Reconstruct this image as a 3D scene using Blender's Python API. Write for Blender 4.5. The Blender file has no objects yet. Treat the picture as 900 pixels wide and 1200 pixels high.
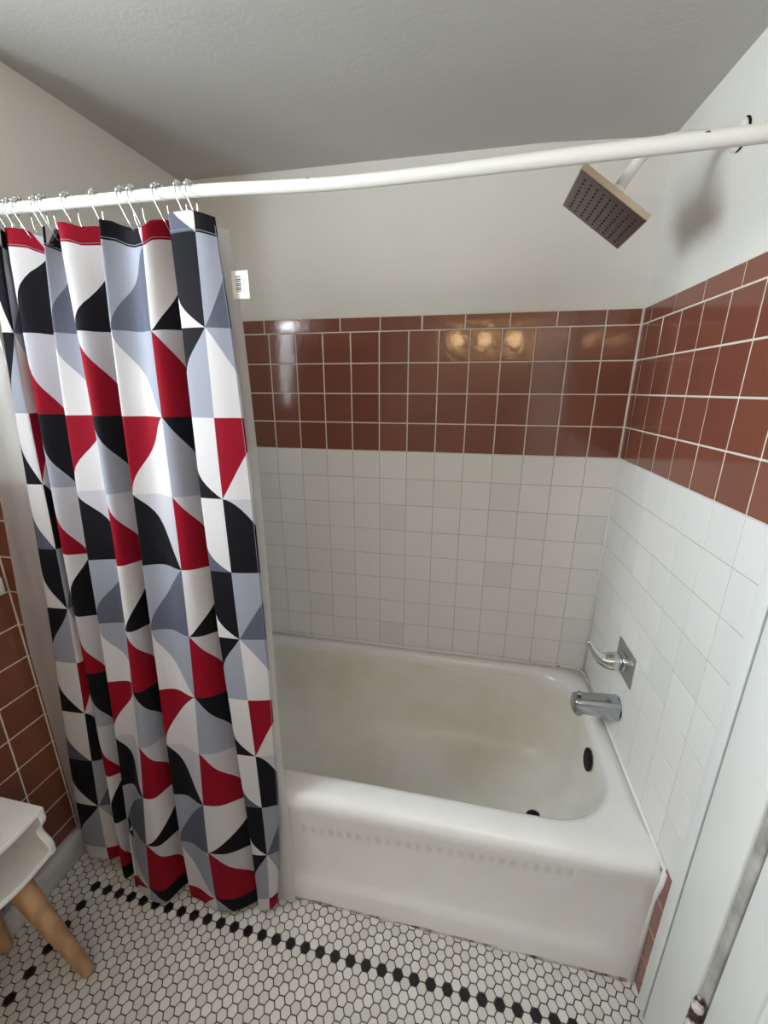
import bpy, math, random
from mathutils import Vector, Matrix
random.seed(7)
ZO = 1.325            # floor sits at world z = 0; the numbers below are measured from the lower edge of the brown tile band
T = 0.1087            # wall tile pitch
S = bpy.context.scene
COL = S.collection

# ------------------------------------------------------------------ materials
def lin(c):
    return tuple((v/255/12.92 if v/255 <= .04045 else ((v/255+.055)/1.055)**2.4) for v in c) + (1.0,)
def mat(name, rgb, rough=.5, metal=0., **kw):
    m = bpy.data.materials.new(name); m.use_nodes = True
    nt = m.node_tree; b = nt.nodes['Principled BSDF']
    b.inputs['Base Color'].default_value = lin(rgb)
    b.inputs['Roughness'].default_value = rough
    b.inputs['Metallic'].default_value = metal
    for k, v in kw.items(): b.inputs[k.replace('_', ' ')].default_value = v
    return m
def nd(m, t, **kw):
    n = m.node_tree.nodes.new(t)
    for k, v in kw.items(): setattr(n, k, v)
    return n
def lk(m, a, b): m.node_tree.links.new(a, b)
def bsdf(m): return m.node_tree.nodes['Principled BSDF']
def coords(m):
    return nd(m, 'ShaderNodeNewGeometry').outputs['Position']
def ramp(m, src, stops):
    r = nd(m, 'ShaderNodeValToRGB'); e = r.color_ramp.elements
    while len(e) < len(stops): e.new(.5)
    for q, (p, c) in zip(e, stops): q.position = p; q.color = lin(c) if max(c) > 1.0 else (c[0], c[1], c[2], 1)
    lk(m, src, r.inputs[0]); return r.outputs[0]
def noise(m, scale, detail=3, rough=.5, vec=None):
    n = nd(m, 'ShaderNodeTexNoise'); n.inputs['Scale'].default_value = scale
    n.inputs['Detail'].default_value = detail; n.inputs['Roughness'].default_value = rough
    lk(m, vec if vec is not None else coords(m), n.inputs['Vector']); return n.outputs['Fac']
def bump(m, src, strength, dist):
    b = nd(m, 'ShaderNodeBump'); b.inputs['Strength'].default_value = strength; b.inputs['Distance'].default_value = dist
    lk(m, src, b.inputs['Height']); lk(m, b.outputs['Normal'], bsdf(m).inputs['Normal'])
def vary(m, src, c1, c2, lo=.3, hi=.7):
    lk(m, ramp(m, src, [(lo, c1), (hi, c2)]), bsdf(m).inputs['Base Color'])
def island(m, c1, c2, mid=None):
    g = nd(m, 'ShaderNodeNewGeometry')
    st = [(0., c1), (1., c2)] if mid is None else [(0., c1), (.5, mid), (1., c2)]
    lk(m, ramp(m, g.outputs['Random Per Island'], st), bsdf(m).inputs['Base Color'])

M = {}
def plaster(name, c1, c2, rough=.75):
    m = mat(name, c1, rough); vary(m, noise(m, 2.2, 4), c1, c2)
    bump(m, noise(m, 90, 4, .55), .12, .005); return m
M['plaster'] = plaster('wall_plaster', (226, 224, 218), (233, 231, 226))
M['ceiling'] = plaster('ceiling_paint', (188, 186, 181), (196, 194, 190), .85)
M['paint'] = mat('white_gloss_paint', (232, 234, 232), .35); bump(M['paint'], noise(M['paint'], 22, 4), .12, .004)
m = M['brown'] = mat('brown_glazed_tile', (128, 76, 60), .13, Coat_Weight=.3, Coat_Roughness=.05)
island(m, (123, 73, 58), (134, 82, 66), (128, 77, 61)); bump(m, noise(m, 34, 2), .16, .004)
m = M['white_tile'] = mat('white_painted_tile', (232, 231, 230), .3)
g_ = nd(m, 'ShaderNodeNewGeometry'); lk(m, ramp(m, g_.outputs['Random Per Island'], [(0., (227, 227, 225)), (.06, (229, 229, 227)), (.12, (233, 232, 230)), (1., (236, 235, 233))]), bsdf(m).inputs['Base Color']); bump(m, noise(m, 30, 2), .06, .003)
M['grout_white'] = mat('white_grout', (226, 216, 204), .8)
M['grout_grey'] = mat('grey_grout', (182, 180, 178), .8)
m = M['hex_white'] = mat('white_hex_tile', (216, 211, 203), .32)
island(m, (202, 198, 193), (219, 216, 212)); bump(m, noise(m, 60, 2), .05, .002)
M['hex_black'] = mat('black_hex_tile', (22, 21, 23), .3)
m = M['hex_grout'] = mat('dark_floor_grout', (70, 66, 62), .9); vary(m, noise(m, 9, 4), (52, 48, 46), (98, 92, 86))
m = M['enamel'] = mat('white_tub_enamel', (226, 223, 217), .16, Coat_Weight=.25, Coat_Roughness=.08)
vary(m, noise(m, 5, 5, .6), (232, 231, 229), (238, 238, 237), .3, .62)
lk(m, ramp(m, noise(m, 3.5, 4), [(.3, (.16, .16, .16)), (.75, (.26, .26, .26))]), bsdf(m).inputs['Roughness'])
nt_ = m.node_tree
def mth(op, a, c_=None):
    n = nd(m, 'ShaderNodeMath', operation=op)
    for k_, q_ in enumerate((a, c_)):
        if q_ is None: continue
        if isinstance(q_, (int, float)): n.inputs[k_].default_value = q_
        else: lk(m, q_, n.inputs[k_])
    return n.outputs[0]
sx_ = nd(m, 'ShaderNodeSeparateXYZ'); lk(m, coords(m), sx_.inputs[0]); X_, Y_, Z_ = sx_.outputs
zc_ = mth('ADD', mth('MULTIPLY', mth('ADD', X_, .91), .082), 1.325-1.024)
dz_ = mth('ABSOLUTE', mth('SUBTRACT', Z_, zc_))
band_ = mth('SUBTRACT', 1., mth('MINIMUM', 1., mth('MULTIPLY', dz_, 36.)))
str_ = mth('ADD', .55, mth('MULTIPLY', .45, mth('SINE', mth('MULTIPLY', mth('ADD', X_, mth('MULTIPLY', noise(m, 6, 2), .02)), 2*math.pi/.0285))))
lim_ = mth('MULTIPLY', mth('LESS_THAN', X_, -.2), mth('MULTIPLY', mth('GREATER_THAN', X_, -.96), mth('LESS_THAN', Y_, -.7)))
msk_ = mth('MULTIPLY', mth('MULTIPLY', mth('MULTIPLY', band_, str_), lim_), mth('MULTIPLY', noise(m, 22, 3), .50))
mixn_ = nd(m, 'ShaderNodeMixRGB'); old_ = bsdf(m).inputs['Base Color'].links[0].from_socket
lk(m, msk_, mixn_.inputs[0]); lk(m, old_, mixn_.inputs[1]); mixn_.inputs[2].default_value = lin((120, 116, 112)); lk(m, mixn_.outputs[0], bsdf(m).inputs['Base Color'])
M['enamel_basin'] = m2 = mat('worn_basin_enamel', (222, 218, 208), .3)
vary(m2, noise(m2, 3.2, 4, .55), (226, 222, 210), (238, 236, 231), .34, .6)
m = M['caulk'] = mat('white_caulk', (236, 234, 230), .5)
m = M['mould_caulk'] = mat('mildewed_caulk', (226, 214, 204), .6)
lk(m, ramp(m, noise(m, 60, 3, .6), [(.37, (30, 26, 25)), (.405, (226, 214, 206)), (.60, (232, 226, 220))]), bsdf(m).inputs['Base Color'])
m = M['grime'] = mat('grimy_floor_caulk', (120, 108, 98), .9)
lk(m, ramp(m, noise(m, 26, 4, .6), [(.36, (72, 62, 56)), (.5, (170, 160, 150)), (.66, (205, 200, 192))]), bsdf(m).inputs['Base Color'])
m = M['rod'] = mat('white_painted_pipe', (232, 231, 226), .32); bump(m, noise(m, 45, 3), .15, .003)
M['chip'] = mat('bare_dark_metal', (78, 70, 66), .6, .3)
M['chrome'] = mat('chrome', (206, 208, 210), .12, 1.)
M['worn_chrome'] = mat('dull_chrome', (176, 180, 184), .22, 1.)
M['steel'] = mat('brushed_plate', (176, 175, 172), .38, .85)
m = M['nickel'] = mat('brushed_nickel', (196, 178, 160), .28, 1.)
M['nickel_face'] = mat('nozzle_face', (128, 116, 114), .3, .75)
M['rubber'] = mat('black_rubber', (18, 16, 17), .6)
M['dark'] = mat('dark_hollow', (9, 8, 8), .9)
M['gap'] = mat('scraped_edge_paint', (122, 118, 112), .8)
vary(M['gap'], noise(M['gap'], 9, 4, .6), (150, 146, 140), (196, 193, 188), .4, .6)
M['gap_shadow'] = mat('painted_seam_shadow', (150, 147, 142), .8)  # grey put in for the shadow line between strip and casing
m = M['hinge'] = mat('scraped_hinge_paint', (214, 204, 200), .5)
lk(m, ramp(m, noise(m, 42, 4, .6), [(.44, (62, 34, 40)), (.5, (205, 194, 190)), (.7, (228, 222, 220))]), bsdf(m).inputs['Base Color'])
m = M['marble'] = mat('white_marble_base', (206, 203, 198), .3)
vary(m, noise(m, 7, 6, .65), (186, 184, 182), (214, 212, 208), .4, .65)
M['stool_white'] = mat('white_satin_board', (230, 229, 227), .35)
m = M['wood'] = mat('light_beech_wood', (178, 140, 102), .5)
w = nd(m, 'ShaderNodeTexWave'); w.inputs['Scale'].default_value = 14; w.inputs['Distortion'].default_value = 5; w.inputs['Detail'].default_value = 3
lk(m, coords(m), w.inputs['Vector']); lk(m, ramp(m, w.outputs['Fac'], [(0., (166, 128, 92)), (1., (186, 148, 110))]), bsdf(m).inputs['Base Color'])
M['bulb'] = mat('warm_bulb', (255, 214, 160), .3)
bsdf(M['bulb']).inputs['Emission Color'].default_value = lin((255, 214, 158)); bsdf(M['bulb']).inputs['Emission Strength'].default_value = 22
M['paper'] = mat('white_tag_cloth', (232, 232, 232), .7)
M['ink'] = mat('black_ink', (20, 20, 22), .7)

def cloth(name, rgb):
    m = mat(name, rgb, .72, Sheen_Weight=.02, Specular_IOR_Level=.12)
    nt = m.node_tree; b = bsdf(m); out = nt.nodes['Material Output']
    tr = nd(m, 'ShaderNodeBsdfTranslucent'); tr.inputs['Color'].default_value = lin(rgb)
    mx = nd(m, 'ShaderNodeMixShader'); mx.inputs[0].default_value = .22
    lk(m, b.outputs[0], mx.inputs[1]); lk(m, tr.outputs[0], mx.inputs[2]); lk(m, mx.outputs[0], out.inputs['Surface'])
    n = noise(m, 900, 1); bump(m, n, .05, .001); return m
CLOTH = dict(W=cloth('cloth_white', (208, 205, 207)), L=cloth('cloth_pale_grey', (152, 155, 168)), G=cloth('cloth_mid_grey', (90, 93, 108)),
             K=cloth('cloth_black', (20, 19, 25)), R=cloth('cloth_red', (140, 10, 34)), S=cloth('cloth_light_grey', (188, 186, 194)))
def liner_mat():
    m = mat('frosted_liner', (226, 226, 228), .35)
    nt = m.node_tree; out = nt.nodes['Material Output']
    tl = nd(m, 'ShaderNodeBsdfTranslucent'); tl.inputs['Color'].default_value = lin((232, 232, 234))
    tp = nd(m, 'ShaderNodeBsdfTransparent'); tp.inputs['Color'].default_value = (1, 1, 1, 1)
    a = nd(m, 'ShaderNodeMixShader'); a.inputs[0].default_value = .45
    lk(m, bsdf(m).outputs[0], a.inputs[1]); lk(m, tl.outputs[0], a.inputs[2])
    c = nd(m, 'ShaderNodeMixShader'); c.inputs[0].default_value = .20
    lk(m, a.outputs[0], c.inputs[1]); lk(m, tp.outputs[0], c.inputs[2]); lk(m, c.outputs[0], out.inputs['Surface'])
    return m
M['liner'] = liner_mat()
def glass_mat():
    m = mat('window_glass', (240, 245, 245), .05); nt = m.node_tree; out = nt.nodes['Material Output']
    tp = nd(m, 'ShaderNodeBsdfTransparent'); gl = nd(m, 'ShaderNodeBsdfGlossy'); gl.inputs['Roughness'].default_value = .02
    mx = nd(m, 'ShaderNodeMixShader'); mx.inputs[0].default_value = .06
    lk(m, tp.outputs[0], mx.inputs[1]); lk(m, gl.outputs[0], mx.inputs[2]); lk(m, mx.outputs[0], out.inputs['Surface']); return m
M['glass'] = glass_mat()

# ------------------------------------------------------------------ mesh helpers
class MB:
    def __init__(s): s.v = []; s.f = []; s.m = []; s.sm = []
    def add(s, vs, fs, mi=0, smooth=False):
        o = len(s.v); s.v += [tuple(p) for p in vs]
        for f in fs: s.f.append(tuple(i+o for i in f)); s.m.append(mi); s.sm.append(smooth)
    def box(s, x0, x1, y0, y1, z0, z1, mi=0, bev=0.):
        b = min(bev, (x1-x0)/2.01, (y1-y0)/2.01, (z1-z0)/2.01)
        if b <= 0:
            v = [(x, y, z) for z in (z0, z1) for y in (y0, y1) for x in (x0, x1)]
            s.add(v, [(0, 2, 3, 1), (4, 5, 7, 6), (0, 1, 5, 4), (2, 6, 7, 3), (0, 4, 6, 2), (1, 3, 7, 5)], mi); return
        L = [(z0, b), (z0+b*.3, b*.3), (z0+b, 0), (z1-b, 0), (z1-b*.3, b*.3), (z1, b)]; loops = []
        for z, i in L: loops.append(rrect(x0+i, x1-i, y0+i, y1-i, b if i == 0 else b*.9, z, 3))
        s.loops(loops, mi, True, True, True)
    def loops(s, loops, mi=0, cap0=False, cap1=False, smooth=True, closed=True):
        n = len(loops[0]); v = [p for l in loops for p in l]; f = []
        for k in range(len(loops)-1):
            for i in range(n if closed else n-1):
                j = (i+1) % n; f.append((k*n+i, k*n+j, (k+1)*n+j, (k+1)*n+i))
        if cap0: f.append(tuple(range(n-1, -1, -1)))
        if cap1: f.append(tuple(range((len(loops)-1)*n, len(loops)*n)))
        s.add(v, f, mi, smooth)
    def tube(s, pts, r, mi=0, n=12, cap=True):
        pts = [Vector(p) for p in pts]; rs = r if isinstance(r, (list, tuple)) else [r]*len(pts)
        t = (pts[1]-pts[0]).normalized(); a = Vector((0, 0, 1)) if abs(t.z) < .9 else Vector((1, 0, 0))
        u = t.cross(a).normalized(); L = []
        for i, p in enumerate(pts):
            d = (pts[min(i+1, len(pts)-1)]-pts[max(i-1, 0)]).normalized()
            u = (u-d*u.dot(d)).normalized(); w = d.cross(u)
            L.append([p+(u*math.cos(k*2*math.pi/n)+w*math.sin(k*2*math.pi/n))*rs[i] for k in range(n)])
        s.loops(L, mi, cap, cap, True)
    def lathe(s, prof, org, axis, mi=0, n=24, cap0=True, cap1=True):
        ax = Vector(axis).normalized(); a = Vector((0, 0, 1)) if abs(ax.z) < .9 else Vector((1, 0, 0))
        u = ax.cross(a).normalized(); w = ax.cross(u); o = Vector(org); L = []
        for r, h in prof: L.append([o+ax*h+(u*math.cos(k*2*math.pi/n)+w*math.sin(k*2*math.pi/n))*r for k in range(n)])
        s.loops(L, mi, cap0, cap1, True)
    def ball(s, c, r, mi=0, n=12):
        pr = [(r*math.sin(math.pi*i/8) if 0 < i < 8 else r*.03, -r*math.cos(math.pi*i/8)) for i in range(9)]
        s.lathe(pr, c, (0, 0, 1), mi, n)
    def build(s, name, mats, parent=None, sharp=None):
        off = Vector(parent.matrix_world_loc) if False else (Vector(LOC[parent.name]) if parent else Vector((0, 0, 0)))
        me = bpy.data.meshes.new(name)
        me.from_pydata([(x-off.x, y-off.y, z+ZO-off.z) for x, y, z in s.v], [], s.f)
        mats = mats if isinstance(mats, (list, tuple)) else [mats]
        for q in mats: me.materials.append(q)
        me.polygons.foreach_set('material_index', s.m); me.polygons.foreach_set('use_smooth', s.sm)
        me.validate(); me.update()
        o = bpy.data.objects.new(name, me); COL.objects.link(o)
        if parent: o.parent = parent; LOC[o.name] = LOC[parent.name]
        else: LOC[o.name] = (0, 0, 0)
        if sharp: me.set_sharp_from_angle(angle=math.radians(sharp))
        return o
LOC = {}
def thing(name, loc, label, cat, group=None):
    o = bpy.data.objects.new(name, None); COL.objects.link(o); o.empty_display_size = .05
    p = (loc[0], loc[1], loc[2]+ZO); o.location = p; LOC[o.name] = p
    return tag(o, label, cat, group)
def tag(o, label, cat, group=None):
    o['label'] = label; o['category'] = cat
    if group: o['group'] = group
    return o
def struct(o, label=None, cat=None):
    o['kind'] = 'structure'
    if label: o['label'] = label
    if cat: o['category'] = cat
    return o
def rrect(x0, x1, y0, y1, r, z, n=6, ns=1):
    r = max(1e-5, min(r, (x1-x0)/2-1e-6, (y1-y0)/2-1e-6)); P = []
    cs = [(x1-r, y1-r, 0), (x0+r, y1-r, 90), (x0+r, y0+r, 180), (x1-r, y0+r, 270)]
    for k, (cx, cy, a) in enumerate(cs):
        arc = [(cx+r*math.cos(math.radians(a+90*i/n)), cy+r*math.sin(math.radians(a+90*i/n))) for i in range(n+1)]
        P += arc
        if ns > 1:
            nx, ny, na = cs[(k+1) % 4]; q = (nx+r*math.cos(math.radians(na)), ny+r*math.sin(math.radians(na))); p = arc[-1]
            P += [(p[0]+(q[0]-p[0])*i/ns, p[1]+(q[1]-p[1])*i/ns) for i in range(1, ns)]
    return [(x, y, z) for x, y in P]
def tile(mb, fr, u0, u1, v0, v1, th, bev, mi, tilt=.006):
    """one glazed tile with softened edges; fr(u, v, h) maps tile plane to space"""
    a, b = random.uniform(-tilt, tilt), random.uniform(-tilt, tilt); uc, vc = (u0+u1)/2, (v0+v1)/2
    L = []
    for i, h in ((0, -.003), (0, th-bev), (bev*.35, th-bev*.3), (bev*1.3, th)):
        L.append([fr(u, v, h+((u-uc)*a+(v-vc)*b if h > 0 else 0)) for u, v in ((u0+i, v0+i), (u1-i, v0+i), (u1-i, v1-i), (u0+i, v1-i))])
    mb.loops(L, mi, False, True, False)

# ------------------------------------------------------------------ room shell
XL, XA, YB = -1.79, -1.605, -2.6        # left room wall, left end of the tub alcove, wall behind the camera
HC = .938                               # ceiling
def wall(name, dims):
    b = MB(); b.box(*dims); return struct(b.build(name, M['plaster']))
wb = wall('wall_back', (XL-.1, .12, .004, .12, -1.40, 1.05))
wr = MB()                               # right wall with the door opening
DY0, DY1, DZ = -.972, -1.76, .70
wr.box(.004, .12, DY0, .004, -1.40, 1.05); wr.box(.004, .12, YB-.1, DY1, -1.40, 1.05); wr.box(.004, .12, DY1, DY0, DZ, 1.05)
wr = struct(wr.build('wall_right', M['plaster']))
wl = MB()                               # left wall with the window opening
WY0, WY1, WZ0, WZ1 = -1.12, -1.70, .12, .78
X0, X1 = XL-.12, XL-.004
wl.box(X0, X1, WY0, .0, -1.40, 1.05); wl.box(X0, X1, YB-.1, WY1, -1.40, 1.05); wl.box(X0, X1, WY1, WY0, -1.40, WZ0); wl.box(X0, X1, WY1, WY0, WZ1, 1.05)
wl = struct(wl.build('wall_left', M['plaster']))
b = MB(); b.box(XL-.004, XA, -.751, .004, -1.325, 1.0); wa = struct(b.build('wall_alcove', M['plaster']))
M['front'] = plaster('dark_beige_paint', (168, 160, 148), (176, 168, 156))  # unseen wall given a darker paint to cut bounce light
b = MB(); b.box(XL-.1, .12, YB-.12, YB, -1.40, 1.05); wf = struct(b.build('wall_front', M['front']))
b = MB(); nx_, ny_ = 40, 40
def cz(x, y): return .953+.035*max(min(y, 0), -.8)-.016*max(0, min(1, (x+.35)/.35))
vs = []
for h in (0, 1):
    for j in range(ny_+1):
        for i in range(nx_+1):
            x, y = XL-.1+(1.91+.1)*i/nx_, YB-.1+(2.72+.1)*j/ny_-.0; vs.append((x, y, cz(x, y) if h == 0 else 1.06))
n_ = (nx_+1)*(ny_+1); q_ = lambda i, j, h: h*n_+j*(nx_+1)+i
fs = [(q_(i, j, 0), q_(i, j+1, 0), q_(i+1, j+1, 0), q_(i+1, j, 0)) for j in range(ny_) for i in range(nx_)]+[(q_(i, j, 1), q_(i+1, j, 1), q_(i+1, j+1, 1), q_(i, j+1, 1)) for j in range(ny_) for i in range(nx_)]
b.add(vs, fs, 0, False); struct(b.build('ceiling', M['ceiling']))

# floor of small hexagon tiles with a black dotted border
b = MB(); b.box(XL-.1, .12, YB-.1, .12, -1.42, -1.3268, 2)
W = .02633; DXH = W*math.sqrt(3)/2; ang = math.radians(-.688); ca, sa = math.cos(ang), math.sin(ang)
RH = (W-.0028)/math.sqrt(3)
for i in range(-12, 80):
    for j in range(-74, 10):
        lx = i*DXH; ly = (j+(.5 if i % 2 else 0))*W
        x = -1.639+lx*ca-ly*sa; y = -.851+lx*sa+ly*ca
        if not (XL+.01 < x < .02 and YB < y < -.72): continue
        black = (j == 0 and i % 2 == 0 and i >= 0) or (i == 0 and j <= 0 and j % 2 == 0) or (i == 62 and j <= 0 and j % 2 == 0)
        jz = random.uniform(-.0002, .0002)
        L = [[(x+r*math.cos(math.radians(60*k)+ang), y+r*math.sin(math.radians(60*k)+ang), z+jz) for k in range(6)] for r, z in ((RH, -1.329), (RH, -1.3258), (RH-.0009, -1.325))]
        b.loops(L, 1 if black else 0, False, True, False)
struct(b.build('floor', [M['hex_white'], M['hex_black'], M['hex_grout']]))

# tile on the back wall
fb = lambda u, v, h: (-u, -h+.0, v)      # u runs left from the right corner
def band(name, parent, mats, fr, cols, rows, th, g, gm, bev, ul, vr, tilt):
    b = MB()
    b.add([fr(ul[0], vr[0], gm), fr(ul[1], vr[0], gm), fr(ul[1], vr[1], gm), fr(ul[0], vr[1], gm)], [(0, 1, 2, 3)], 1)
    for (v0, v1, us) in rows:
        for u0, u1 in zip(us[:-1], us[1:]):
            if u1-u0 > .008: tile(b, fr, u0+g/2, u1-g/2, v0+g/2, v1-g/2, th, bev, 0, tilt)
    return b.build(name, mats, parent)
def cuts(first, pitch, end): 
    c = [0.]; x = first
    while x < end-1e-4: c.append(x); x += pitch
    return c+[end]
UL = -XA
cb = cuts(T, T, UL)
cap_b = cuts(.110, .1512, UL)
rb = [(k*T, (k+1)*T, cb) for k in range(4)]+[(4*T, 4*T+.0495, cap_b)]
band('brown_tile_band', wb, [M['brown'], M['grout_white']], fb, None, rb, .001, .0042, -.0004, .0012, (0, UL), (0, 4*T+.0495), .004)
rwt = [(-(k+1)*T, -k*T, cb) for k in range(9)]
band('white_tile_field', wb, [M['white_tile'], M['grout_grey']], fb, None, rwt, .0, .0020, -.0011, .0012, (0, UL), (-9*T, 0), .003)
# tile on the right wall
fr_ = lambda u, v, h: (-h, -u, v)
def frr(u, v, h): return (-h, -u, v)
U0 = .448*T; UR = .787
cr = cuts(U0, T, UR)
rr = [(k*T, (k+1)*T, cr) for k in range(4)]+[(4*T, 4*T+.0495, cuts(.064, .1495, UR))]
class Flip(MB): pass
def band_r(name, parent, mats, rows, th, g, gm, bev, ul, vr, tilt):
    f = lambda u, v, h: (-h, -u, v)
    o = band(name, parent, mats, f, None, rows, th, g, gm, bev, ul, vr, tilt); o.data.flip_normals(); return o
band_r('brown_tile_band', wr, [M['brown'], M['grout_white']], rr, .001, .0042, -.0004, .0012, (0, UR), (0, 4*T+.0495), .006)
cw = cuts(U0, T, U0+6*T)+[UR]
band_r('white_tile_field', wr, [M['white_tile'], M['grout_grey']], [(-(k+1)*T, -k*T, cw) for k in range(8)]+[(-8.06*T, -8*T, cw)], .0, .0016, -.0010, .0012, (0, UR), (-.877, 0), .003)
band_r('brown_tile_strip', wr, [M['brown'], M['grout_white']], [(-.877-T*(k+1), -.877-T*k, [.70, UR]) for k in range(4)], .001, .0042, -.0004, .0012, (.70, UR), (-1.325, -.877), .004)
# left wall wainscot and the tiled jog beside the tub
def fl(u, v, h): return (XL+h, -u, v)
base_z = -1.229
ul_c = [.755]; 
while ul_c[-1] < 2.6-.02: ul_c.append(min(2.6, ul_c[-1]+T*.985))
rl = []
v = -.205-.0
zz = -.2
rowsl = [-.429+T*.985*k for k in range(-8, 5)]
for a_, b_ in zip(rowsl[:-1], rowsl[1:]):
    top = min(b_, WZ0-.06); 
    if top-a_ > .02 and b_ > base_z: rl.append((max(a_, base_z), top, ul_c))
band('brown_tile_wainscot', wl, [M['brown'], M['grout_white']], fl, None, rl, .001, .0042, -.0004, .0012, (.755, 2.6), (base_z, rl[-1][1]), .006)
fj = lambda u, v, h: (XL+u, -.755-h, v)
o = band('brown_tile_return', wa, [M['brown'], M['grout_white']], fj, None, [(a_, b_, [0.003, .06, .06+T, .185]) for a_, b_, _ in rl], .001, .0042, -.0004, .0012, (0, .185), (base_z, rl[-1][1]), .006)
b = MB(); b.box(XL-.002, -1.762, YB, -.757, -1.325, base_z, 0, .006); struct(b.build('baseboard_left', M['marble']))
b = MB(); b.box(-1.762, XA, -.768, -.752, -1.325, base_z, 0, .004); struct(b.build('baseboard_alcove', M['marble']))
# corner grout line and caulk beads
b = MB(); b.box(-.0065, .002, -.005, .002, 0., .4845, 0, .002); struct(b.build('trim_1', M['grout_white']))
b = MB(); b.tube([(-.003, -.003, .0), (-.003, -.003, -.87)], .005, 0, 8); struct(b.build('trim_2', M['white_tile']))
b = MB(); b.tube([(-.001, -.02, -.879), (-.001, -.3, -.879), (-.001, -.755, -.884)], [.005, .0055, .007], 0, 8)
b.tube([(-.001, -.757, -.885), (-.002, -.757, -.93), (-.002, -.745, -1.0), (-.002, -.748, -1.325)], [.008, .007, .007, .008], 0, 8)
struct(b.build('trim_3', M['caulk']))
b = MB(); b.tube([(-.22, -.001, -.882), (-.1, -.001, -.881), (-.03, -.004, -.880), (-.012, -.02, -.879), (-.007, -.06, -.879), (-.006, -.1, -.879)], .0042, 0, 8); struct(b.build('trim_4', M['mould_caulk']))
b = MB(); b.tube([(-1.6, -.001, -.882), (-.22, -.001, -.882)], .004, 0, 8); struct(b.build('trim_5', M['caulk']))
b = MB(); b.tube([(x, -.7475+.0012*math.sin(x*37), -1.3245) for x in [-1.58+i*.04 for i in range(40)]], [.005+.0018*math.sin(i*2.3) for i in range(40)], 0, 8); struct(b.build('trim_6', M['grime']))

# door side: painted strip, casing, scraped reveal, hinge, door leaf
b = MB(); b.box(-.0025, .004, -.8175, -.785, -1.325, .47, 0, .001); struct(b.build('trim_7', M['paint']))
b = MB(); b.box(.0, .0045, -.8495, -.816, -1.325, DZ+.10); struct(b.build('seam_shadow_strip', M['gap_shadow']))
dr = thing('door_1', (0, -1.37, -1.325), 'white painted panel door in the right wall', 'door'); struct(dr)
del dr['label'], dr['category']
b = MB()
b.box(-.022, .06, -.957, -.8485, -1.325, DZ+.11, 0, .005); b.box(-.024, .06, -1.91, DY1-.004, -1.325, DZ+.11, 0, .005); b.box(-.024, .06, DY1, -.957, DZ, DZ+.11, 0, .005)
b.build('door_casing', M['paint'], dr)
b = MB(); b.box(-.016, .03, -.978, -.956, -1.325, DZ, 0, .004); b.build('door_reveal', M['gap'], dr)
b = MB(); b.box(-.002, .03, -.992, -.972, -1.325, DZ, 0); b.build('door_gap', M['dark'], dr)
b = MB()
b.box(-.020, .02, -1.063, -.986, -1.318, DZ-.006, 0, .004); b.box(-.020, .02, -1.755, -1.66, -1.318, DZ-.006, 0, .004)
b.box(-.014, .014, -1.67, -1.055, -1.318, DZ-.006, 0)
for z0, z1 in ((-1.318, -1.18), (-.55, -.42), (DZ-.13, DZ-.006)): b.box(-.020, .02, -1.67, -1.06, z0, z1, 0, .004)
leaf = b.build('door_leaf', M['paint'], dr)
for hz in (-.99, .42):
    b = MB()
    for k in range(5): b.lathe([(.006, 0), (.0105, .002), (.0105, .024), (.006, .026)], (-.026, -.974, hz-.06+k*.027), (0, 0, 1), 0, 14)
    b.ball((-.026, -.974, hz+.08), .009); b.ball((-.026, -.974, hz-.063), .008)
    b.build('hinge', M['hinge'], dr)
b = MB(); b.lathe([(.024, 0), (.024, .006), (.01, .008), (.01, .03), (.024, .04), (.027, .055), (.018, .066), (.002, .068)], (-.02, -1.70, -.35), (-1, 0, 0)); b.build('door_handle', M['chrome'], dr)

# window in the left wall, the daylight of the room
b = MB()
for y0, y1, z0, z1 in ((WY0-.0, WY0+.07, WZ0-.07, WZ1+.07), (WY1-.07, WY1, WZ0-.07, WZ1+.07), (WY1, WY0, WZ1, WZ1+.07)): b.box(XL-.004, XL+.018, y0, y1, z0, z1, 0, .004)
b.box(XL-.11, XL+.04, WY1-.07, WY0+.07, WZ0-.03, WZ0, 0, .004)
wn = struct(b.build('window_1', M['paint']))
b = MB()
for y0, y1, z0, z1 in ((WY0-.035, WY0, WZ0, WZ1), (WY1, WY1+.035, WZ0, WZ1), (WY1, WY0, WZ1-.035, WZ1), (WY1, WY0, WZ0, WZ0+.035), (WY1, WY0, .29, .325)): b.box(XL-.085, XL-.05, y0, y1, z0, z1, 0, .003)
b.build('window_sash', M['paint'], wn)
b = MB(); b.box(XL-.07, XL-.066, WY1, WY0, WZ0, WZ1); b.build('window_pane', M['glass'], wn)

# ------------------------------------------------------------------ bathtub
XT0, XT1 = XA+.003, -.0015
tub = thing('bathtub', (-.8, -.37, -1.325), 'white enamel bathtub built into the tiled alcove', 'bathtub')
NA, NS = 14, 30
ol = []
prof = [(-.749, -1.323), (-.749, -1.262), (-.7465, -1.245), (-.740, -1.228), (-.735, -1.205), (-.7335, -1.15), (-.735, -1.08), (-.739, -1.03), (-.746, -.98), (-.753, -.945), (-.757, -.918), (-.7545, -.903), (-.747, -.8915), (-.735, -.8845), (-.72, -.8815)]
for k, (y0, z) in enumerate(prof):
    L = rrect(XT0, XT1, y0, -.0015, .004+.01*(k > 9), z, NA, NS)
    if 2 < k < 9:       # the apron panel is dished between flat ends
        L2 = []
        for x, y, zz in L:
            if y < -.6:
                e = min(1, max(0, (-x-.015)/.10)); e = e*e*(3-2*e); y = y-(1-e)*(.757-.006+y0)*.8
            L2.append((x, y, zz))
        L = L2
    ol.append(L)
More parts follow.
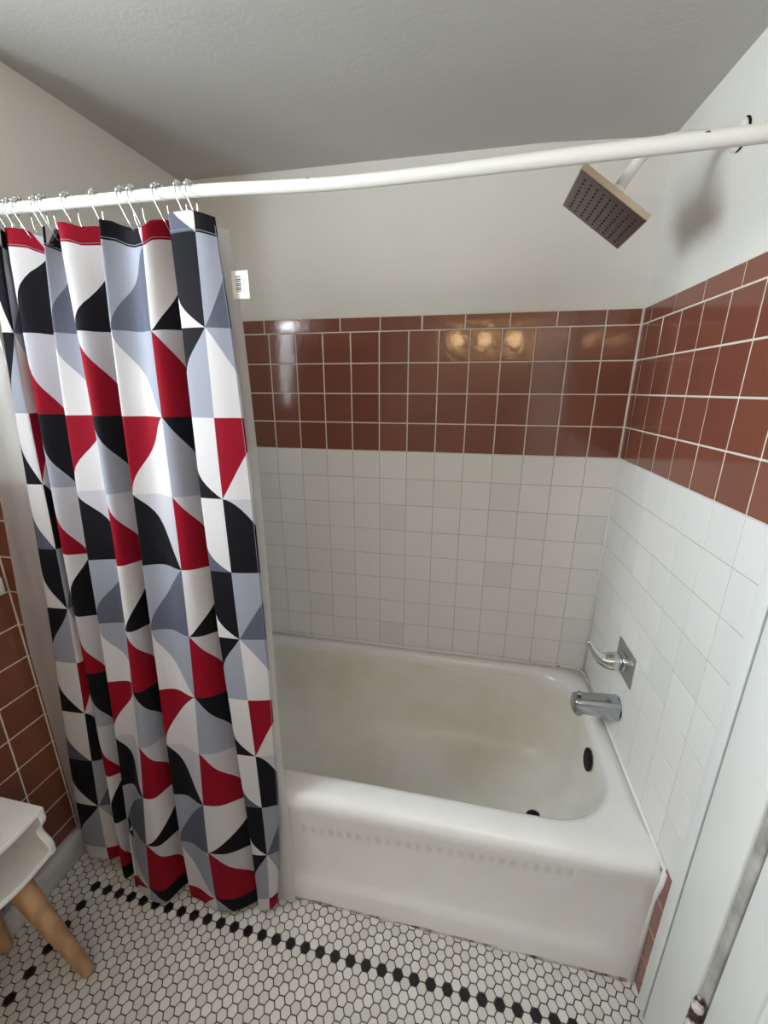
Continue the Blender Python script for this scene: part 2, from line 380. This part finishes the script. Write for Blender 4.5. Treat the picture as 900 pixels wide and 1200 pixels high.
inner = [(-1.56, -.046, -.690, -.040, .205, -.8815), (-1.558, -.049, -.679, -.043, .200, -.8845), (-1.552, -.056, -.668, -.050, .195, -.895), (-1.546, -.062, -.660, -.056, .19, -.915), (-1.53, -.068, -.650, -.064, .185, -.96),
         (-1.49, -.080, -.637, -.076, .18, -1.05), (-1.45, -.094, -.622, -.09, .175, -1.13), (-1.41, -.115, -.60, -.112, .165, -1.19), (-1.36, -.15, -.565, -.148, .15, -1.225), (-1.29, -.20, -.51, -.20, .12, -1.238), (-1.15, -.30, -.43, -.29, .06, -1.2415)]
for x0, x1, y0, y1, r, z in inner: ol.append(rrect(x0, x1, y0, y1, r, z, NA, NS))
b = MB(); n_out = len(prof)
b.loops(ol[:n_out+4], 0, False, False, True); b.loops(ol[n_out+3:], 1, False, True, True)
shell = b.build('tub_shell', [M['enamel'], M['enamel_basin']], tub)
import bmesh
bm = bmesh.new(); bm.from_mesh(shell.data); bmesh.ops.remove_doubles(bm, verts=bm.verts, dist=1e-5); bmesh.ops.recalc_face_normals(bm, faces=bm.faces); bm.to_mesh(shell.data); bm.free()
for p in shell.data.polygons: p.use_smooth = True
b = MB(); ax = Vector((-1, 0, .14)).normalized()
b.lathe([(.036, .0), (.036, .0012), (.002, .0010)], (-.0735, -.385, -.957), ax, 0, 32); b.build('overflow_hole', M['dark'], tub)
b = MB(); b.lathe([(.034, 0), (.034, .002), (.027, .0032), (.003, .0034)], (-.215, -.405, -1.2405), (0, 0, 1), 0, 28); b.build('drain', M['dark'], tub)

# ------------------------------------------------------------------ tap fittings
sp = thing('tub_spout', (0, -.352, -.78), 'chrome tub spout on the white tiles above the overflow hole', 'tap')
b = MB(); L = []
for x, ry, zt, zb in ((-.001, .034, -.727, -.797), (-.004, .034, -.726, -.798), (-.045, .033, -.728, -.795), (-.09, .031, -.732, -.792), (-.115, .030, -.733, -.791), (-.131, .0295, -.735, -.793), (-.136, .028, -.737, -.7925), (-.138, .024, -.741, -.789)):
    zc, rz = (zt+zb)/2, (zt-zb)/2; ring = []
    for k in range(28):
        a = 2*math.pi*k/28; c_, s_ = math.cos(a), math.sin(a); e = .62
        ring.append((x, -.352+ry*math.copysign(abs(c_)**e, c_), zc+rz*math.copysign(abs(s_)**e, s_)))
    L.append(ring)
b.loops(L, 0, True, True, True); b.build('spout_body', M['worn_chrome'], sp)
b = MB(); b.lathe([(.017, 0), (.017, .012), (.014, .016), (.012, .013)], (-.116, -.352, -.788), (0, 0, -1), 0, 20); b.build('spout_outlet', M['worn_chrome'], sp)
b = MB(); b.lathe([(.004, 0), (.004, .008), (.008, .009), (.009, .013), (.006, .017), (.001, .018)], (-.122, -.352, -.737), (0, 0, 1), 0, 16); b.build('diverter_knob', M['worn_chrome'], sp)
b = MB(); b.lathe([(.0365, .0005), (.0365, .003), (.034, .003)], (0, -.352, -.762), (-1, 0, 0), 0, 28); b.build('base_gasket', M['rubber'], sp)
vv = thing('tub_valve', (0, -.344, -.594), 'chrome lever valve with square backplate on the white tiles', 'tap')
b = MB(); b.box(-.004, -.0003, -.409, -.279, -.645, -.542, 0, .0012); b.build('backplate', M['steel'], vv)
b = MB(); b.lathe([(.029, .0035), (.0297, .008), (.0297, .016), (.0285, .0175)], (0, -.344, -.594), (-1, 0, 0), 0, 28); b.build('valve_collar', M['chrome'], vv)
b = MB(); pts = [(-.0165, -.344, -.594), (-.03, -.344, -.594), (-.045, -.344, -.595), (-.06, -.3435, -.595), (-.074, -.343, -.590), (-.087, -.342, -.578), (-.100, -.341, -.560), (-.111, -.340, -.543), (-.116, -.339, -.535), (-.117, -.339, -.533)]
b.tube(pts, [.0285, .029, .0285, .025, .0195, .014, .010, .0078, .005, .001], 0, 24); b.build('lever', M['chrome'], vv)
# shower arm and head
sh = thing('wall_shower', (0, -.385, .755), 'square brushed nickel shower head on a white arm high on the right wall', 'shower')
b = MB(); b.lathe([(.029, 0), (.029, .002), (.025, .006), (.016, .012), (.013, .013)], (0, -.376, .755), (-1, 0, 0), 0, 28); b.build('wall_flange', M['rod'], sh)
b = MB(); b.lathe([(.030, .0), (.030, .0008), (.001, .0008)], (.0032, -.3785, .755), (-1, 0, 0), 0, 28, False, False); b.build('wall_hole_edge', M['dark'], sh)
nrm = Vector((-.589, -.006, -.808)).normalized(); hc = Vector((-.260, -.387, .627))
j0 = hc-nrm*.040
arm = [(0, -.376, .755), (-.05, -.378, .757), (-.11, -.381, .759), (-.145, -.383, .755), (-.174, -.384, .743), (-.194, -.3855, .725), (-.208, -.386, .704), tuple(j0)]
b = MB(); b.tube(arm, .0125, 0, 16); b.build('shower_arm', M['rod'], sh)
b = MB(); b.lathe([(.0135, -.056), (.0155, -.053), (.0155, -.036), (.012, -.034), (.015, -.026), (.015, -.018), (.02, -.014)], hc, nrm, 0, 24); b.build('swivel_joint', M['rod'], sh)
ey = Vector((0, 1, 0)); ey = (ey-nrm*ey.dot(nrm)).normalized(); ex = ey.cross(nrm)
def hp(a, c_, h): return tuple(hc+ex*a+ey*c_+nrm*h)
H = .0895
b = MB(); L = []
for i, h in ((.002, -.0145), (.0, -.0135), (0, -.001), (.001, 0)): L.append([hp(s1*(H-i), s2*(H-i), h) for s1, s2 in ((-1, -1), (1, -1), (1, 1), (-1, 1))])
b.loops(L, 0, True, True, False); b.build('head_plate', M['nickel'], sh)
b = MB(); L = [[hp(s1*(H-i), s2*(H-i), h) for s1, s2 in ((-1, -1), (1, -1), (1, 1), (-1, 1))] for i, h in ((.0025, .0002), (.003, .0006))]
b.loops(L, 0, True, True, False); b.build('face_plate', M['nickel_face'], sh)
noz = None
for i in range(9):
    for j in range(9):
        if noz is None:
            b = MB(); c0 = hp((i-4)*.0175, (j-4)*.0165, .0006)
            b.lathe([(.0024, 0), (.0022, .0012), (.0015, .0016), (.0003, .0014)], c0, nrm, 0, 10)
            noz = b.build('nozzle', M['rubber'], sh); c00 = Vector(c0)
        else:
            o = noz.copy(); COL.objects.link(o); o.parent = sh; o.location = Vector(hp((i-4)*.0175, (j-4)*.0165, .0006))-c00

# ------------------------------------------------------------------ curtain rod
rodo = thing('curtain_rod', (-.8, -.74, .59), 'white painted pipe curtain rod across the tub alcove', 'curtain rod')
RP = [(-1.604, .597), (-1.4, .5955), (-1.2, .595), (-1.05, .594), (-.95, .590), (-.86, .5855), (-.75, .5835), (-.6, .5855), (-.45, .589), (-.25, .593), (-.002, .597)]
def rz(x):
    for (a, za), (c_, zc) in zip(RP[:-1], RP[1:]):
        if x <= c_ or c_ == RP[-1][0]: 
            t = min(1, max(0, (x-a)/(c_-a))); return za+(zc-za)*t
def rr_(x):
    K = [(-1.7, .0108), (-1.2, .0105), (-.75, .0104), (-.6, .0107), (-.4, .0118), (-.2, .0123), (.1, .0125)]
    for (a, ra), (c_, rc) in zip(K[:-1], K[1:]):
        if x <= c_: return ra+(rc-ra)*(x-a)/(c_-a)
b = MB(); xs = [RP[0][0]+(RP[-1][0]-RP[0][0])*i/60 for i in range(61)]
zsm = [sum(rz(x+d) for d in (-.06, -.03, 0, .03, .06))/5 for x in xs]
b.tube([(x, -.74, z) for x, z in zip(xs, zsm)], [rr_(x) for x in xs], 0, 24); b.build('rod_pipe', M['rod'], rodo)
def rzs(x): return sum(rz(x+d) for d in (-.06, -.03, 0, .03, .06))/5
for xe, sx in ((-1.604, 1), (-.002, -1)):
    b = MB(); b.lathe([(.034, 0), (.034, .004), (.026, .009), (.017, .014), (.0165, .03), (.0128, .031)], (xe, -.74, .597), (sx, 0, 0), 0, 24); b.build('end_flange', M['rod'], rodo)
for xc, wl_, a0, a1 in ((-.424, .022, 96, 118), (-.400, .010, 88, 100), (-.565, .007, 100, 118), (-.83, .006, 96, 120), (-.842, .004, 40, 60), (-.70, .004, 70, 90), (-.21, .004, 20, 34)):
    b = MB(); vs = []; fs = []; n = 8
    for i in range(7):
        for k in range(n):
            u = i/6*2-1; e = math.sqrt(max(0, 1-u*u)); a = math.radians((a0+a1)/2+(k/(n-1)-.5)*(a1-a0)*e*(1+.3*math.sin(i*2.1)))
            vs.append((xc+u*wl_, -.74-(rr_(xc+u*wl_)+.0002)*math.cos(a), rzs(xc+u*wl_)+(rr_(xc+u*wl_)+.0002)*math.sin(a)))
    fs = [(i*n+k, i*n+k+1, (i+1)*n+k+1, (i+1)*n+k) for i in range(6) for k in range(n-1)]
    b.add(vs, fs); b.build('paint_chip', M['chip'], rodo)

# ------------------------------------------------------------------ shower curtain
ZS = [0.6, 0.48, 0.36, 0.24, 0.12, 0.0, -0.12, -0.24, -0.36, -0.48, -0.6, -0.72, -0.84, -0.96, -1.08, -1.2, -1.32]
ST = {
'e0':((-0.755, -0.79),[-1.03, -1.022, -1.012, -1.005, -1.0, -0.996, -0.994, -0.992, -0.991, -0.99, -0.991, -0.993, -0.995, -1.0, -1.007, -1.017, -1.031]),
'V0':((-0.765, -0.805),[-1.061, -1.062, -1.063, -1.063, -1.064, -1.063, -1.061, -1.059, -1.056, -1.051, -1.047, -1.042, -1.039, -1.036, -1.035, -1.038, -1.044]),
'a0':((-0.757, -0.815),[-1.128, -1.126, -1.124, -1.124, -1.123, -1.123, -1.121, -1.118, -1.115, -1.11, -1.104, -1.098, -1.092, -1.086, -1.082, -1.079, -1.079]),
'V1':((-0.762, -0.84),[-1.179, -1.185, -1.189, -1.189, -1.188, -1.186, -1.185, -1.185, -1.186, -1.189, -1.193, -1.198, -1.203, -1.207, -1.208, -1.204, -1.198]),
'a2':((-0.762, -0.83),[-1.276, -1.283, -1.288, -1.291, -1.293, -1.294, -1.296, -1.298, -1.3, -1.302, -1.305, -1.307, -1.309, -1.31, -1.31, -1.307, -1.306]),
'V2':((-0.765, -0.865),[-1.368, -1.366, -1.362, -1.358, -1.354, -1.352, -1.35, -1.351, -1.353, -1.358, -1.364, -1.372, -1.382, -1.392, -1.403, -1.412, -1.42]),
'a4':((-0.757, -0.835),[-1.416, -1.428, -1.438, -1.445, -1.449, -1.452, -1.455, -1.457, -1.459, -1.462, -1.465, -1.469, -1.474, -1.479, -1.484, -1.488, -1.491]),
'V5':((-0.76, -0.84),[-1.503, -1.506, -1.509, -1.511, -1.513, -1.514, -1.516, -1.516, -1.517, -1.517, -1.517, -1.517, -1.518, -1.519, -1.522, -1.525, -1.525]),
'V3':((-0.77, -0.812),[-1.504, -1.521, -1.532, -1.538, -1.542, -1.544, -1.546, -1.549, -1.552, -1.558, -1.565, -1.573, -1.583, -1.592, -1.601, -1.607, -1.608]),
'a7':((-0.778, -0.812),[-1.519, -1.539, -1.554, -1.565, -1.575, -1.584, -1.593, -1.602, -1.613, -1.624, -1.637, -1.649, -1.662, -1.674, -1.684, -1.69, -1.691]),
'L0':((-0.76, -0.774),[-1.662, -1.662, -1.663, -1.68, -1.698, -1.714, -1.73, -1.743, -1.756, -1.766, -1.774, -1.781, -1.786, -1.79, -1.793, -1.796, -1.799]),
'L9':((-0.715, -0.772),[-1.043, -1.031, -1.019, -1.011, -1.004, -0.999, -0.995, -0.991, -0.988, -0.986, -0.983, -0.981, -0.979, -0.977, -0.976, -0.976, -0.977]),
'c1':((-0.752, -0.838),[-1.165, -1.167, -1.168, -1.167, -1.165, -1.163, -1.161, -1.159, -1.158, -1.157, -1.156, -1.156, -1.156, -1.154, -1.152, -1.148, -1.145]),
'r1':((-0.725, -0.79),[-1.145, -1.142, -1.139, -1.138, -1.137, -1.135, -1.133, -1.13, -1.126, -1.121, -1.115, -1.109, -1.102, -1.095, -1.089, -1.085, -1.084]),
'm2':((-0.73, -0.826),[-1.236, -1.237, -1.239, -1.241, -1.243, -1.247, -1.25, -1.253, -1.257, -1.26, -1.263, -1.266, -1.268, -1.269, -1.27, -1.268, -1.266]),
'c3':((-0.75, -0.86),[-1.346, -1.345, -1.343, -1.341, -1.338, -1.336, -1.335, -1.334, -1.335, -1.337, -1.34, -1.344, -1.349, -1.355, -1.361, -1.366, -1.369]),
'r3':((-0.725, -0.79),[-1.305, -1.31, -1.314, -1.317, -1.319, -1.321, -1.323, -1.324, -1.326, -1.328, -1.329, -1.331, -1.334, -1.336, -1.338, -1.341, -1.343]),
'm4':((-0.725, -0.825),[-1.404, -1.401, -1.396, -1.392, -1.388, -1.387, -1.387, -1.39, -1.396, -1.405, -1.416, -1.43, -1.445, -1.462, -1.478, -1.494, -1.508]),
'n6':((-0.735, -0.8),[-1.529, -1.53, -1.533, -1.537, -1.54, -1.543, -1.545, -1.547, -1.548, -1.549, -1.549, -1.55, -1.551, -1.554, -1.559, -1.567, -1.58]),
'r5':((-0.725, -0.8),[-1.44, -1.455, -1.465, -1.472, -1.477, -1.48, -1.482, -1.484, -1.486, -1.488, -1.491, -1.495, -1.5, -1.505, -1.511, -1.517, -1.522]),
}
def at(k, z):
    (ya, yb), xs = ST[k]; t = (.57-z)/1.87
    f = (ZS[0]-z)/.12; i = min(15, max(0, int(f))); g = f-i
    return (xs[i]*(1-g)+xs[i+1]*g, ya+(yb-ya)*t)
def yv(z):                                        # depth of the hidden valleys: inside the rod above, clear of the tub below
    return -.704+(-.785+.704)*min(1, max(0, (.57-z)/1.3))
def st(k, z):
    if k == 'h0': x, y = at('a0', z); return (x+.030, yv(z))
    if k == 'h2': x, y = at('a2', z); return (x+.030, yv(z))
    if k == 'h4': x, y = at('a4', z); return (x+.028, yv(z))
    if k == 'h7': x, y = at('a7', z); return (x-.004, y+.006)
    return at(k, z)
ORDER = [(-.52, 'e0', -.012), (0, 'V0', -.002), (.42, 'a0', .014), (1.3, 'h0', .0), ((2.48, 2.3), 'r1', 0), ((2.76, 2.64), 'c1', -.006), (3, 'V1', -.020), (3.52, 'm2', -.010), (3.93, 'a2', .012), (5, 'h2', 0), ((6.32, 6.36), 'r3', 0), ((6.52, 6.68), 'c3', -.005),
         ((6.70, 7.), 'V2', .012), ((7.38, 7.48), 'm4', -.010), ((7.76, 7.84), 'a4', -.002), (9, 'h4', 0), (10.05, 'r5', -.01), (10.36, 'V5', .008), (11.5, 'n6', -.008), (12, 'V3', -.004), (12.6, 'a7', .0), (13., 'h7', 0)]
def qs(z):                                        # cloth coordinate of every station; the folds roll a little towards the hem
    t = min(1, max(0, (-.15-z)/.6)); return [o[0] if not isinstance(o[0], tuple) else o[0][0]*(1-t)+o[0][1]*t for o in ORDER]
QS = qs(.5)
def pchip(xs, ys):
    n = len(xs); h = [xs[i+1]-xs[i] for i in range(n-1)]; d = [(ys[i+1]-ys[i])/h[i] for i in range(n-1)]; m_ = [0.]*n
    m_[0], m_[-1] = d[0], d[-1]
    for i in range(1, n-1):
        if d[i-1]*d[i] > 0:
            w1, w2 = 2*h[i]+h[i-1], h[i]+2*h[i-1]; m_[i] = (w1+w2)/(w1/d[i-1]+w2/d[i])
    def f(x):
        i = 0
        while i < n-2 and x > xs[i+1]: i += 1
        t = (x-xs[i])/h[i]; a, c_ = ys[i], ys[i+1]
        return a*(1+2*t)*(1-t)**2+m_[i]*h[i]*t*(1-t)**2+c_*t*t*(3-2*t)+m_[i+1]*h[i]*t*t*(t-1)
    return f
ftop = pchip(QS, [o[2] for o in ORDER])
ZTOP, ZBOT = .555, -1.302
rowz = [.70]+[.520]+[.351-.178*k for k in range(11)]        # row 0 is the top hem
# per column and row kind: (upper colour, lower colour, edge, bow); edge '/' rises to the right, '\\' falls to the right
CELL = {
 'R': {0: ('S', 'K', '\\', .6), 1: ('L', 'G', '/', .85), 2: ('L', 'W', '\\', .95), 3: ('R', 'W', '/', .8)},
 'L': {0: ('W', 'G', '\\', 1.3), 1: ('K', 'W', '\\', 1.25), 2: ('K', 'L', '/', 1.2), 3: ('W', 'K', '\\', 1.2)},
 'E': {0: ('L', 'G', '/', 1.), 1: ('W', 'R', '\\', 1.), 2: ('S', 'K', '/', 1.), 3: ('L', 'W', '\\', 1.)},
 'C': {0: ('S', 'R', '\\', .85), 1: ('W', 'K', '/', 1.3), 2: ('S', 'R', '\\', .8), 3: ('K', 'L', '\\', .9)},
}
COLS = {0: 'L', 1: 'E', 2: 'C', 3: 'R'}
def cell_fn(col, row, u, v):
    """u 0..1 left to right, v 0..1 bottom to top; positive above the printed edge"""
    up, lo, e, p = CELL[col][row % 4]
    if e == '/': c_ = u**p if p >= 1 else 1-(1-u)**(1/p)
    else: c_ = (1-u)**p if p >= 1 else 1-u**(1/p)
    return v-c_
CK = ['W', 'L', 'G', 'K', 'R', 'S']
fcache = {}
def pos(q, z):
    zt = ZTOP+ftop(q); z2 = z
    if z > .30: z2 = min(z, .30+(z-.30)*(zt-.30)/(ZTOP-.30))
    kz = round(z2, 5)
    if kz not in fcache:
        pp = [st(o[1], z2) for o in ORDER]; qz = qs(z2); fcache[kz] = (pchip(qz, [p[0] for p in pp]), pchip(qz, [p[1] for p in pp]))
    fx, fy = fcache[kz]
    ks = ((-.16, 1), (-.08, 2), (0, 3), (.08, 2), (.16, 1)) if -.3 < q < 12.8 else ((0, 9),)
    x = sum(fx(q+d)*w for d, w in ks)/9; y = sum(fy(q+d)*w for d, w in ks)/9
    low = max(0, min(1, (-z2-.4)/.9))
    y += -.004*low*math.sin(q*4.1+1)
    e = max(0, min(1, (q-9.6)/1.6)); e = e*e*(3-2*e)
    return (x, y, z2+.050*e*max(0, min(1, (.25-z2)/1.0)))
def pos_sag(q, z):
    x, y, z2 = pos(q, z); return (x, y, z2)
pat = MB(); idx = {}
def vid(q, z):
    k = (round(q, 5), round(z, 5))
    if k not in idx: idx[k] = len(pat.v); pat.v.append(pos_sag(q, z))
    return idx[k]
def poly(pts, mi):
    ids = []
    for p in pts:
        i = vid(*p)
        if not ids or ids[-1] != i: ids.append(i)
    if len(ids) > 1 and ids[0] == ids[-1]: ids.pop()
    if len(set(ids)) >= 3: pat.f.append(tuple(ids)); pat.m.append(mi); pat.sm.append(True)
NU, NV = 14, 12
for col in range(-1, 13):
    name = COLS[col % 4]
    for row in range(0, 12):
        zt, zb = rowz[row], (rowz[row+1] if row+1 < len(rowz) else rowz[row]-.178)
        up, lo, e, p_ = CELL[name][row % 4]; mu, ml = CK.index(up), CK.index(lo)
        for i in range(NU):
            q0, q1 = col+i/NU, col+(i+1)/NU
            if q1 <= -.52+1e-6 or q0 >= 13: continue
            q0 = max(q0, -.52)
            for j in range(NV):
                z1, z0 = zt-(zt-zb)*j/NV, zt-(zt-zb)*(j+1)/NV
                if z0 >= ZTOP or z1 <= ZBOT: continue
                z1c, z0c = min(z1, ZTOP), max(z0, ZBOT)
                cs = [(q0, z0c), (q1, z0c), (q1, z1c), (q0, z1c)]       # q grows to the left
                fv = [cell_fn(name, row, 1-(q-col), (z-zb)/(zt-zb)) for q, z in cs]
                fv = [f if abs(f) > 1e-6 else 1e-6 for f in fv]
                if all(f > 0 for f in fv): poly(cs, mu)
                elif all(f < 0 for f in fv): poly(cs, ml)
                else:
                    A, B = [], []
                    for k in range(4):
                        a, c2 = cs[k], cs[(k+1) % 4]; fa, fc = fv[k], fv[(k+1) % 4]
                        (A if fa > 0 else B).append(a)
                        if (fa > 0) != (fc > 0):
                            t = fa/(fa-fc); x = (a[0]+(c2[0]-a[0])*t, a[1]+(c2[1]-a[1])*t); A.append(x); B.append(x)
                    poly(A, mu); poly(B, ml)
cur = thing('shower_curtain', (-1.3, -.79, -1.30), 'fabric shower curtain printed with red black grey and white geometric shapes', 'shower curtain')
body = pat.build('curtain_cloth', [CLOTH[k] for k in CK], cur)
sol = body.modifiers.new('thickness', 'SOLIDIFY'); sol.thickness = .0008; sol.offset = 0
# stitched hem line and side hem
hem = MB()
for zc in (.524,):
    pts = [Vector(pos(q/40, zc)) for q in range(-20, 520)]; pts = [p+Vector((0, -.0008, 0)) for p in pts]
    hem.tube(pts, .0006, 0, 4)
pts = [Vector(pos(-.49, z))+Vector((.0, -.001, 0)) for z in [.54-.03*k for k in range(61)]]; hem.tube(pts, .0006, 0, 4)
hem.build('hem_stitching', CLOTH['L'], cur)
tg = MB(); tx, ty, tz = -1.012, -.742, .405
tg.box(tx, tx+.036, ty, ty+.0006, tz, tz+.05, 0)
for k in range(11): tg.box(tx+.009, tx+.020, ty-.0003, ty, tz+.013+k*.0026, tz+.013+k*.0026+(.0016 if k % 3 else .0008), 1)
for k in range(6): tg.box(tx+.024+.0015*(k % 3), tx+.0245+.0015*(k % 3)+.0006, ty-.0003, ty, tz+.012+.004*k, tz+.015+.004*k, 1)
tg.build('care_tag', [M['paper'], M['ink']], cur)
# liner
def liner_at(f, z):
    (a, _), (c_, _2) = at('L0', z), at('L9', z)
    a = max(a, -1.768, -1.596-.4*max(0, .40-z))
    yb = -.690+(-.768+.690)*min(1, max(0, (.57-z)/1.25))
    amp = .004*(1 if z > -.7 else .35); x = a+(c_-a)*f
    g = min(1, max(0, (-1.572-x)/.045)); g = g*g*(3-2*g); yl = -.735-.0245*min(1, max(0, (.57-z)/.22))-.004*min(1, max(0, (.3-z)/1.5)); yb = yb*(1-g)+yl*g; amp = amp*(1-.7*g)
    return (x, yb+amp*math.sin(f*70+.6*math.sin(z*3)), z)
b = MB(); nf, nz = 200, 40; vs = [liner_at(i/nf, .545-1.86*j/nz) for j in range(nz+1) for i in range(nf+1)]
b.add(vs, [(j*(nf+1)+i, j*(nf+1)+i+1, (j+1)*(nf+1)+i+1, (j+1)*(nf+1)+i) for j in range(nz) for i in range(nf)], 0, True)
lin_o = tag(b.build('curtain_liner', M['liner']), 'translucent white plastic liner hanging behind the patterned curtain', 'curtain liner')
# roller hooks
HX = [-1.507, -1.481, -1.437, -1.420, -1.360, -1.296, -1.229, -1.206, -1.150, -1.104, -1.081, -1.53]
places = ['rightmost of the row, nearest the care tag', 'second from the right end of the row', 'third from the right end of the row', 'right one of the pair left of the third', 'left one of the pair left of the third',
          'sixth from the right, above the black hem', 'seventh from the right, above the red hem', 'right one of the left end pair', 'left one of the left end pair', 'third from the left frame edge', 'second from the left frame edge', 'leftmost, at the left frame edge']
h0 = None
for n, x in enumerate(sorted(HX, reverse=True)):
    lab = 'steel roller hook on the white rod, '+places[n]
    zc = rzs(x)
    if h0 is None:
        h0 = thing('curtain_hook', (x, -.74, zc), lab, 'curtain hook', 'roller hooks along the curtain rod'); hx, hz = x, zc
        R_ = .0158; wp = [(x+.010, -.722, zc-.058), (x+.0105, -.730, zc-.066), (x+.010, -.737, zc-.060), (x+.007, -.746, zc-.040), (x+.002, -.7555, zc-.016)]
        wp += [(x, -.74-R_*math.cos(math.radians(a)), zc+R_*math.sin(math.radians(a))) for a in range(-10, 191, 20)]
        wp += [(x-.001, -.722, zc-.03), (x+.002, -.714, zc-.055), (x+.003, -.709, zc-.066), (x+.0035, -.704, zc-.062)]
        b = MB(); b.tube(wp, .0013, 0, 6); b.build('wire', M['chrome'], h0)
        for a in (34, 62, 90, 118, 146):
            b = MB(); b.ball((x, -.74-R_*math.cos(math.radians(a)), zc+R_*math.sin(math.radians(a))), .0046, 0, 10); b.build('roller_ball', M['chrome'], h0)
    else:
        r = h0.copy(); COL.objects.link(r); r.location = (x, -.74, zc+ZO); r['label'] = lab
        r.rotation_euler = (0, 0, random.uniform(-.25, .25))
        for ch in list(h0.children):
            c_ = ch.copy(); COL.objects.link(c_); c_.parent = r

# ------------------------------------------------------------------ small side table
sx, sy1, sy0, sz1, sz0 = -1.53, -.985, -1.40, -.780, -.932     # opening faces the room
sb = -1.77
stl = thing('side_table', (-1.65, -1.19, -1.325), 'small white side table with scalloped opening and splayed wooden legs', 'side table')
TH = .016
def wave(t):          # ogee scallop along one edge, 0..1
    return .010*math.cos(2*math.pi*t)-.006*math.cos(4*math.pi*t)
def panel(name, p0, p1, inward, n=30):
    """board whose front edge runs p0 to p1 (y, z) and is cut in a soft scallop"""
    b = MB(); L = []
    for i in range(n+1):
        t = i/n; y = p0[0]+(p1[0]-p0[0])*t; z = p0[1]+(p1[1]-p0[1])*t; f = sx+wave(t)-.004; iy, iz = inward[0]*TH, inward[1]*TH
        L.append([(sb, y, z), (f-.003, y, z), (f, y+iy*.25, z+iz*.25), (f, y+iy*.75, z+iz*.75), (f-.003, y+iy, z+iz), (sb, y+iy, z+iz)])
    b.loops(L, 0, True, True, False); o = b.build(name, M['stool_white'], stl)
    bm = bmesh.new(); bm.from_mesh(o.data); bmesh.ops.recalc_face_normals(bm, faces=bm.faces); bm.to_mesh(o.data); bm.free()
    return o
panel('top_board', (sy0, sz1), (sy1, sz1), (0, -1)); panel('bottom_board', (sy0, sz0), (sy1, sz0), (0, 1))
panel('side_board', (sy1, sz0+.0005), (sy1, sz1-.0005), (-1, 0)); panel('side_board', (sy0, sz0+.0005), (sy0, sz1-.0005), (1, 0))
b = MB(); b.box(sb, sb+.008, sy0+TH, sy1-TH, sz0+TH, sz1-TH); b.build('back_board', M['stool_white'], stl)
for (tx, ty), (bx, by) in (((-1.575, -1.06), (-1.480, -1.03)), ((-1.725, -1.06), (-1.755, -1.035)), ((-1.575, -1.33), (-1.480, -1.37)), ((-1.725, -1.33), (-1.755, -1.36))):
    b = MB(); b.tube([(tx, ty, sz0), (tx+(bx-tx)*.5, ty+(by-ty)*.5, (sz0-1.322)/2), (bx, by, -1.310), (bx, by, -1.323)], [.026, .021, .0155, .0135], 0, 20); b.build('leg', M['wood'], stl)
b = MB(); b.box(XL+.001, XL+.02, -.90, -.771, -.318, -.262, 0, .012); tag(b.build('wall_fitting', M['stool_white']), 'white rounded wall fitting on the brown tile at the left frame edge', 'wall fitting')

# ------------------------------------------------------------------ vanity lamp behind the camera
va = thing('vanity_light', (-.42, YB, .66), 'bar lamp with round warm bulbs on the wall behind the viewer', 'lamp')
b = MB(); b.box(-.80, .0-.04, YB, YB+.035, .62, .72, 0, .008); b.build('lamp_bar', M['chrome'], va)
for x in (-.69, -.42, -.15):
    b = MB(); b.lathe([(.02, 0), (.02, .03), (.016, .032)], (x, YB+.035, .67), (0, 1, 0), 0, 16); so = b.build('socket', M['chrome'], va)
    b = MB(); b.ball((x, YB+.105, .67), .055, 0, 20); b.build('bulb', M['bulb'], so)

# ------------------------------------------------------------------ light
w_ = bpy.data.worlds.new('World'); S.world = w_; w_.use_nodes = True
w_.node_tree.nodes['Background'].inputs[0].default_value = (.75, .88, 1, 1); w_.node_tree.nodes['Background'].inputs[1].default_value = 1.0
def area(name, loc, rot, sx_, sy_, power, col):
    l = bpy.data.lights.new(name, 'AREA'); l.shape = 'RECTANGLE'; l.size = sx_; l.size_y = sy_; l.energy = power; l.color = col
    o = bpy.data.objects.new(name, l); COL.objects.link(o); o.location = (loc[0], loc[1], loc[2]+ZO); o.rotation_euler = rot; return o
area('window_daylight', (XL-.14, (WY0+WY1)/2, (WZ0+WZ1)/2), (0, math.radians(-90), 0), WZ1-WZ0, WY0-WY1, 45, (.86, .95, 1.0))

# ------------------------------------------------------------------ camera
cam = bpy.data.cameras.new('Camera'); co = bpy.data.objects.new('Camera', cam); COL.objects.link(co)
cam.sensor_fit = 'AUTO'; cam.sensor_width = 36; cam.lens = 477.6*36/1200; cam.clip_start = .01
r0, r1, r2 = Vector((.98039232, .19704438, .00209873)), Vector((.05850158, -.28087071, -.95796096)), Vector((-.18817135, .93930035, -.2868909))
m4_ = Matrix((r0, -r1, -r2)).transposed().to_4x4(); m4_.translation = Vector((-.535376, -1.572986, .230707+ZO)); co.matrix_world = m4_
S.camera = co
S.view_settings.view_transform = 'Standard'; S.view_settings.look = 'None'; S.view_settings.gamma = 1; S.view_settings.use_curve_mapping = False
S.view_settings.exposure = 0.26
